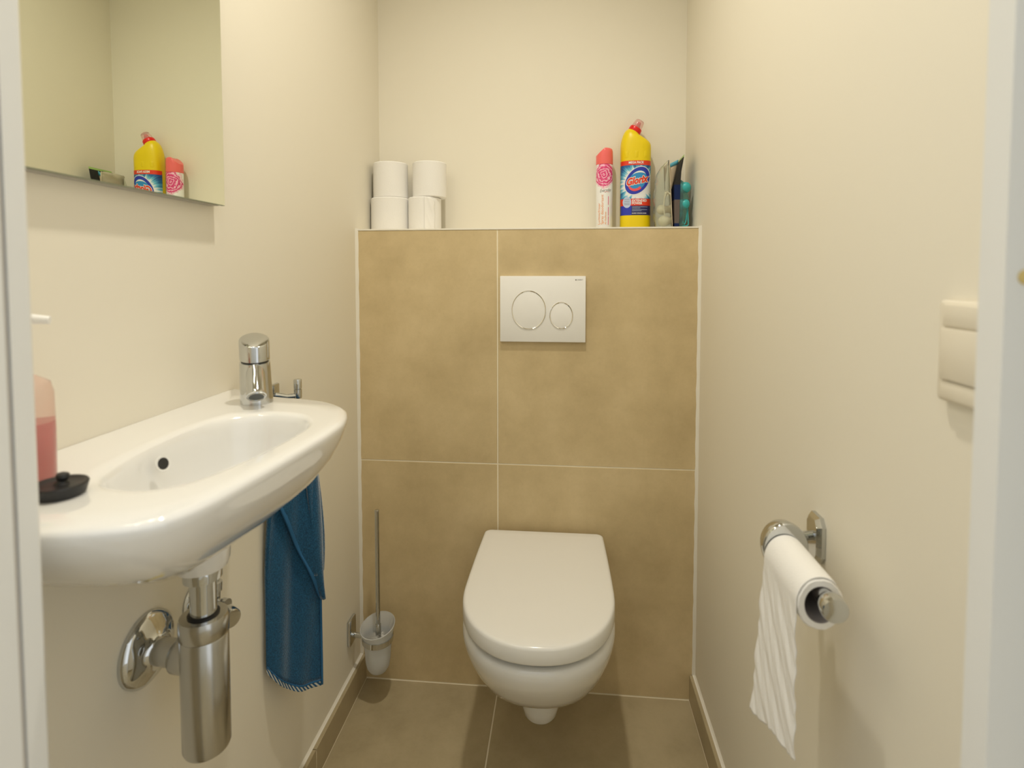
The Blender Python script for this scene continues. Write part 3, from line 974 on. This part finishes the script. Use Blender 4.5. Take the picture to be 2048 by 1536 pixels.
def spare_roll(x, y, z, r_, h, rot, label, flap=None):
    t = tag(empty('toilet_roll', (x, y, z)), label, 'toilet roll', 'spare toilet rolls on the ledge')
    t.rotation_euler = (0, 0, rot)
    prof = [(0.021, 0.0), (r_ - .003, 0.0), (r_, 0.0025), (r_ * 1.002, h * .3), (r_ * .998, h * .7), (r_, h - .0025), (r_ - .003, h), (0.021, h), (0.021, 0.0)]
    rings_ = []
    for q, hh in prof:
        rings_.append([(q * (1 + (0.006 * math.sin(3 * a + x * 40) if q > .03 else 0)) * math.cos(a), q * (1 + (0.006 * math.sin(2 * a + 1) if q > .03 else 0)) * math.sin(a), hh)
                       for a in [2 * PI * i / 64 for i in range(64)]])
    loft('roll', rings_, M['paper'], t, False, False, True, 40)
    lathe('core', [(0.0209, 0.001), (0.0209, h - .001), (0.0200, h - .001), (0.0200, 0.001), (0.0209, 0.001)], M['card'], t, (0, 0, 0), (0, 0, 1), 36, False, False)
    if flap:
        a0 = flap

        def ff(u, v):
            a = a0 + 0.62 * u
            lift = 0.0011 + 0.0035 * max(0, u - .35) * (0.6 + 0.4 * math.sin(v * 9)) + 0.0018 * math.sin(v * 11 + u * 9) * u
            hh = h * (0.004 + 0.992 * v) - 0.018 * u * u * (v > .5) * (v - .5)
            return Vector(((r_ + lift) * math.cos(a), (r_ + lift) * math.sin(a), hh))
        grid('loose_end', ff, 16, 28, M['paper'], t, 0.0008)
    return t


RY = 0.118
spare_roll(-0.3745, RY, LEDGE + .0003, 0.0530, 0.0925, 0.0, 'spare toilet roll at the bottom left of the ledge stack')
spare_roll(-0.2765, RY - .004, LEDGE + .0003, 0.0450, 0.0925, 0.0, 'spare toilet roll at the bottom right of the stack with crumpled loose end', -1.35)
spare_roll(-0.3740, RY + .002, LEDGE + .0931, 0.0475, 0.0965, 0.4, 'spare toilet roll at the top left of the ledge stack beside the wall')
spare_roll(-0.2640, RY + .004, LEDGE + .0931, 0.0465, 0.0965, 1.1, 'spare toilet roll at the top right of the ledge stack')

# ------------------------------------------------------------------ air freshener can
ac = tag(empty('air_freshener', (0.2170, 0.150, LEDGE + .0003)), 'white rose-printed air freshener can with coral cap', 'spray can')
ac.scale = (1.04, 1.04, 1.04)
CR = 0.0218
lathe('can', [(0.0185, 0.0), (0.0205, 0.0010), (CR - .0008, 0.0035), (CR, 0.0050), (CR, 0.1730), (CR - .0008, 0.1742)], M['rose'], ac, (0, 0, 0), (0, 0, 1), 56)
capr = []
for q, z, k in ((CR + .0001, .1742, 0), (CR + .0003, .1760, 0), (CR + .0001, .198, 0), (CR - .0002, .2075, 1), (CR - .0012, .2135, 1), (CR - .004, .2160, 1), (CR - .010, .2170, 1)):
    ring_ = []
    for i in range(56):
        a = 2 * PI * i / 56
        x, y = q * math.cos(a), q * math.sin(a)
        zz = z
        if k:
            lim = .1965 + (x + CR) * 0.92             # slanted front cut on the nozzle side
            zz = min(z, lim)
        ring_.append((x, y, zz))
    capr.append(ring_)
loft('cap', capr, M['coral'], ac, True, True, True, 45)


def can_place(d):
    return lambda u, v: Vector(((CR + d) * math.sin(u / CR), -(CR + d) * math.cos(u / CR), v))


def can_up(d, u0, v0):
    q = can_place(d)
    return lambda u, v: q(u0 - v, v0 + u)


text_mesh('print_everyday', 'Everyday', 0.0118, lambda u, v: can_place(.0003)(u + .002, .1055 + v + u * .10), M['greyprint'], ac, 0, 'CENTER', 0.35, 0.72)
grid('print_underline', lambda u, v: can_place(.0003)(-.002 + .013 * u, .0995 + .0006 * v + .002 * math.sin(u * PI)), 10, 1, M['coralprint'], ac)
text_mesh('print_line', 'Luchtverfrisser', 0.0092, can_up(.0003, -.0150, .017), M['orangeprint'], ac, 0, 'LEFT')
text_mesh('print_line', 'Spray d\u00e9sodorisant', 0.0100, can_up(.0003, -.0062, .017), M['orangeprint'], ac, 0, 'LEFT')
text_mesh('print_line', 'Air freshener', 0.0062, can_up(.0003, .0022, .017), M['orangeprint'], ac, 0, 'LEFT')
for v0, v1 in ((.016, .038), (.040, .062), (.068, .090)):
    grid('print_bar', lambda u, v, v0=v0, v1=v1: can_place(.0003)(.0088 + .0016 * u, v0 + (v1 - v0) * v), 2, 6, M['pinkprint'], ac)

# ------------------------------------------------------------------ bleach bottle
bb = tag(empty('cleaner_bottle', (0.3015, 0.157, LEDGE + .0003)), 'yellow toilet cleaner bottle with blue label and red cap', 'bottle')
bb.scale = (1.035, 1.035, 1.035)
BA, BBD, EX = 0.0393, 0.0275, 2.7


def bottle_ring(xl, yl, xr, yr_, depth, e=EX, n_=56):
    K = 0.0393 / 191.5                             # photo detail units to metres
    p = Vector(((xl - 576.5) * K, 0, (1440 - yl) * K + 0.009))
    q = Vector(((xr - 576.5) * K, 0, (1440 - yr_) * K + 0.009))
    c, h = (p + q) / 2, (q - p) / 2
    out = []
    for i in range(n_):
        cc, ss = math.cos(2 * PI * i / n_), math.sin(2 * PI * i / n_)
        out.append(c + h * math.copysign(abs(cc) ** (2 / e), cc) + Vector((0, depth * math.copysign(abs(ss) ** (2 / e), ss), 0)))
    return out


loft('bottle_body', [bottle_ring(400, 1484, 753, 1484, .0245), bottle_ring(388, 1480, 765, 1480, .0268), bottle_ring(385, 1468, 768, 1468, BBD),
                     bottle_ring(385, 1300, 768, 1300, BBD), bottle_ring(385, 590, 768, 590, BBD), bottle_ring(385, 420, 768, 425, BBD), bottle_ring(386, 385, 766, 390, BBD, 2.6),
                     bottle_ring(391, 345, 755, 360, .027, 2.5), bottle_ring(399, 305, 735, 335, .0262, 2.4), bottle_ring(411, 265, 705, 312, .0248, 2.3),
                     bottle_ring(428, 225, 668, 288, .0225, 2.2), bottle_ring(452, 192, 634, 270, .0195, 2.1), bottle_ring(474, 180, 619, 260, .0172, 2),
                     bottle_ring(484, 170, 624, 250, .0165, 2)], M['yellow'], bb, True, True, True, 50)
K = 0.0393 / 191.5
ax = Vector((0.505, 0, 0.863))
nk = Vector(((553 - 576.5) * K, 0, (1440 - 212) * K + 0.009))
lathe('cap', [(0.0158, -.0015), (0.0168, 0.0), (0.0164, .0105), (0.0158, .0118), (0.0110, .0122)], M['red'], bb, nk, ax, 40)
lathe('spout', [(0.0095, .0115), (0.0060, .016), (0.0040, .024), (0.0032, .0275)], M['red'], bb, nk, ax, 24)
lathe('clear_cover', [(0.0140, .0118), (0.0132, .022), (0.0118, .0310), (0.0105, .0328), (0.0030, .0332)], M['pinkclear'], bb, nk, ax, 36, False, True)


def bottle_front(u, v, d):
    q = min(abs(u) / BA, 0.99995)
    return Vector((u, -(BBD * (1 - q ** EX) ** (1 / EX)) - d, v))


def zl(y):
    return (1440 - y) * K + 0.009


def xl_(x):
    return (x - 576.5) * K


def patch(name, x0, x1, y0, y1, m, d, nu=24, nv=4):
    a0, a1, b0, b1 = xl_(x0), xl_(x1), zl(y1), zl(y0)
    if x0 <= 388 and x1 >= 765:                    # wraps the full front: sample densely toward the sides
        return grid(name, lambda u, v: bottle_front(BA * math.sin(PI * (u - 0.5)), b0 + (b1 - b0) * v, d), nu + 20, nv, m, bb)
    return grid(name, lambda u, v: bottle_front(a0 + (a1 - a0) * u, b0 + (b1 - b0) * v, d), nu, nv, m, bb)


def lay(x, y, d, k=1.0):
    """lettering centred at detail coordinate x, y"""
    return lambda u, v: bottle_front(xl_(x) + u * k, zl(y) + v, d)


patch('label', 388, 765, 640, 1285, M['burst'], .0003, 40, 30)
patch('label_band', 388, 765, 598, 655, M['redprint'], .0005)
patch('label_panel', 388, 765, 1165, 1285, M['navyprint'], .0005)
patch('label_panel', 388, 515, 1165, 1285, M['blueprint'], .0006)
patch('label_band', 388, 765, 1078, 1166, M['redprint'], .0006)


def on_bottle(d):
    return lambda u, v: bottle_front(u, v, d)


ec, ev = xl_(588), zl(850)


def tilted_oval(name, ru, rv, d, m, r0=0.0):
    disc(name, ec, ev, ru, rv, on_bottle(d), m, bb, r0, -0.62, 0, 2 * PI, 8, 60)


tilted_oval('oval_rim', .0292, .0405, .0007, M['whiteprint'])
tilted_oval('oval', .0275, .0388, .0009, M['blueprint'])
tilted_oval('oval_field', .0205, .0285, .0011, M['cyanprint'])
disc('swoosh', ec, ev, .0205, .0285, on_bottle(.0013), M['whiteprint'], bb, 0, -0.62, 1.2, 3.0, 3, 24, lambda s, t: 0.96 - 0.17 * math.sin(PI * s) * t)
disc('swoosh', ec, ev, .0215, .0300, on_bottle(.0013), M['coralprint'], bb, 0, -0.62, 3.6, 5.9, 3, 30, lambda s, t: 1.0 - 0.30 * (s ** .6) * t)


def slope_lay(x, y, d, sl):
    return lambda u, v: bottle_front(xl_(x) + u, zl(y) + v + u * sl, d)


text_mesh('brand_outline', 'Glorix', 0.0250, slope_lay(577, 852, .0016, .20), M['whiteprint'], bb, .0026, 'CENTER', 0.22, 0.82)
text_mesh('brand_text', 'Glorix', 0.0250, slope_lay(577, 852, .0019, .20), M['redprint'], bb, .0011, 'CENTER', 0.22, 0.82)
text_mesh('band_text', 'MEGA PACK', 0.0082, lay(570, 624, .0008), M['whiteprint'], bb, .0003, 'CENTER', 0, 0.86)
text_mesh('band_text', 'EXTENDED', 0.0082, lay(520, 1104, .0009), M['whiteprint'], bb, .0003, 'LEFT', 0, 0.92)
text_mesh('band_text', 'POWER', 0.0082, lay(520, 1138, .0009), M['whiteprint'], bb, .0003, 'LEFT', 0, 0.92)
disc('seal_badge', xl_(460), zl(1122), .0105, .0145, on_bottle(.0009), M['paleblue'], bb)
for yy in (1085, 1108, 1132, 1152):
    patch('print_bar', 428, 492, yy - 2, yy + 2, M['greyprint'], .0012, 4, 1)
for yy, x1 in ((1182, 752), (1198, 625), (1216, 745), (1232, 640)):
    patch('print_bar', 522, x1, yy - 2, yy + 2, M['paleblue'], .0008, 6, 1)
text_mesh('panel_text', 'GLORIX ORIGINAL BLEEK', 0.0036, lay(520, 1262, .0008), M['whiteprint'], bb, .0001, 'LEFT', 0, 0.92)

for gx in (448, 572, 690):                          # moulded grip marks under the shoulder
    grid('grip_mark', lambda u, v, gx=gx: bottle_front(xl_(gx) + .0085 * (u - .5), zl(520) + .017 * (v - .5), .0002 + .0009 * (math.sin(PI * u) * math.sin(PI * v)) ** .3),
         8, 8, M['yellow'], bb)

# ------------------------------------------------------------------ toilet freshener packs by the right wall
pa = tag(empty('freshener_pack', (0.379, 0.100, LEDGE + .0003)), 'clear blister pack of cream toilet freshener balls on the ledge', 'pack')


def card_x(v):
    return 0.0065 - 0.010 * v


grid('card', lambda u, v: (card_x(v), -0.036 + 0.085 * u, 0.001 + 0.172 * v), 6, 10, M['packbeige'], pa, 0.0010)
grid('header_flap', lambda u, v: (0.004 + 0.0095 * u + (-0.0055 + 0.0140 * u) * v, -0.028 + 0.012 * u, 0.102 + 0.030 * u + (0.054 - 0.010 * u) * v), 6, 6,
     M['packbeige'], pa, 0.0008)
grid('header_strip', lambda u, v: (-0.0012 + 0.0235 * u, -0.0285 + 0.012 * u, 0.1572 + 0.0105 * u + (0.0095 + 0.002 * u) * v), 6, 2, M['packcyan'], pa, 0.0008)
WID = [(0.0, .036), (.15, .039), (.45, .037), (.68, .032), (.85, .024), (.94, .014), (1.0, .002)]


def wid(v):
    for (p, x), (q, y) in zip(WID, WID[1:]):
        if v <= q:
            return x + (y - x) * (v - p) / (q - p)
    return WID[-1][1]


def blister(u, v):
    cr = 0.0008 * math.sin(v * 23 + u * 11) + 0.0006 * math.sin(v * 47 - u * 17)
    bul = math.sin(PI * u) ** 0.42
    return (card_x(v) - 0.0008 - wid(v) * bul + cr * bul, -0.034 + 0.080 * u, 0.0012 + 0.174 * v)


grid('blister', blister, 26, 40, M['clear'], pa, 0.0005)
ball('freshener_ball', (-0.0125, -0.012, 0.0215), 0.0142, M['cream'], pa)
ball('freshener_ball', (-0.0135, 0.012, 0.0540), 0.0130, M['cream'], pa)
tube('hanger', [(-0.010, -0.012, 0.034), (-0.012, -0.010, 0.062), (-0.008, 0.0, 0.095), (-0.004, 0.010, 0.104), (-0.006, 0.016, 0.090)], 0.0016, M['cream'], pa, 10)

pb = tag(empty('freshener_pack', (0.407, 0.100, LEDGE + .0003)), 'dark card pack with teal toilet freshener balls against the right wall', 'pack')


def carton(name, prof, m, y0=-0.036, y1=0.045):
    """slim carton: cross-section (left x, right x, z) extruded in depth"""
    sec = [(l_, z) for l_, r_, z in prof] + [(r_, z) for l_, r_, z in prof[::-1]]
    return loft(name, [[(x + (0.002 if y > 0 else 0), y, z) for x, z in sec] for y in (y0, y1)], m, pb, True, True, True, 25)


carton('carton_foot', [(-.0165, -.0056, .0), (-.0168, -.0053, .014)], M['packnavy'])
carton('carton_front', [(-.0168, -.0053, .014), (-.0173, -.0047, .040), (-.0178, -.0040, .074)], M['packgrey'])
carton('carton_panel', [(-.0178, -.0040, .074), (-.0181, -.0036, .095), (-.0183, -.0032, .112)], M['packnavy'])
carton('carton_top', [(-.0183, -.0032, .112), (-.0120, -.0022, .131), (-.0058, -.0011, .147), (-.0012, .0020, .165), (.0030, .0048, .182)], M['packdark'])
carton('carton_seal', [(.0030, .0048, .182), (.0048, .0056, .188)], M['packgreen'])
ball('freshener_ball', (0.0118, -0.022, 0.1065), 0.0143, M['teal'], pb)
ball('freshener_ball', (0.0102, -0.022, 0.0640), 0.0134, M['teal'], pb)
tube('hanger', catmull([(0.0030, -0.024, 0.052), (0.004, -0.026, 0.030), (0.009, -0.027, 0.0115), (0.0145, -0.026, 0.026), (0.0145, -0.024, 0.052)], 6), 0.0013, M['teal'], pb, 10)
tube('hanger', catmull([(0.0175, -0.022, 0.056), (0.0195, -0.024, 0.024), (0.0195, -0.024, 0.010), (0.010, -0.027, 0.0075), (0.000, -0.026, 0.0085)], 6), 0.0015, M['teal'], pb, 10)


def blister_b(u, v):
    bul = math.sin(PI * u) ** 0.42 * (math.sin(PI * v) ** 0.35)
    return (-0.0036 + 0.0305 * bul, -0.035 + 0.078 * u, 0.002 + 0.124 * v)


grid('blister', blister_b, 22, 28, M['tealclear'], pb, 0.0005)


# ------------------------------------------------------------------ sub-parts hang from the part they belong to
def nest(thing, part, *names):
    kids = list(thing.children)
    host = next(o for o in kids if o.name.split('.')[0] == part)
    for o in kids:
        if o is not host and o.name.split('.')[0] in names:
            o.parent = host
            o.matrix_parent_inverse = Matrix()


nest(bb, 'label', 'label_band', 'label_panel', 'oval_rim', 'oval', 'oval_field', 'swoosh', 'brand_outline', 'brand_text', 'band_text', 'seal_badge',
     'print_bar', 'panel_text')
nest(bb, 'cap', 'spout', 'clear_cover')
nest(ac, 'can', 'print_everyday', 'print_underline', 'print_line', 'print_bar')
nest(sp, 'soap_body', 'logo_oval', 'logo_centre', 'print_dot', 'print_leaf')
nest(sp, 'pump_head', 'pump_nozzle')
nest(tp, 'spout', 'aerator', 'aerator_mesh')
nest(fp, 'plate', 'logo_square', 'logo_text')
nest(tw, 'towel_panel', 'striped_hem', 'hem_seam', 'side_edge')
nest(tw, 'folded_flap', 'flap_selvedge')
nest(to, 'lid', 'hinge')
nest(bs, 'basin_body', 'overflow_ring', 'overflow_shade_disc', 'drain_flange')
nest(br, 'handle', 'handle_collar')
nest(pb, 'carton_front', 'carton_foot', 'carton_panel', 'carton_top', 'carton_seal')
nest(pa, 'card', 'header_flap', 'header_strip')
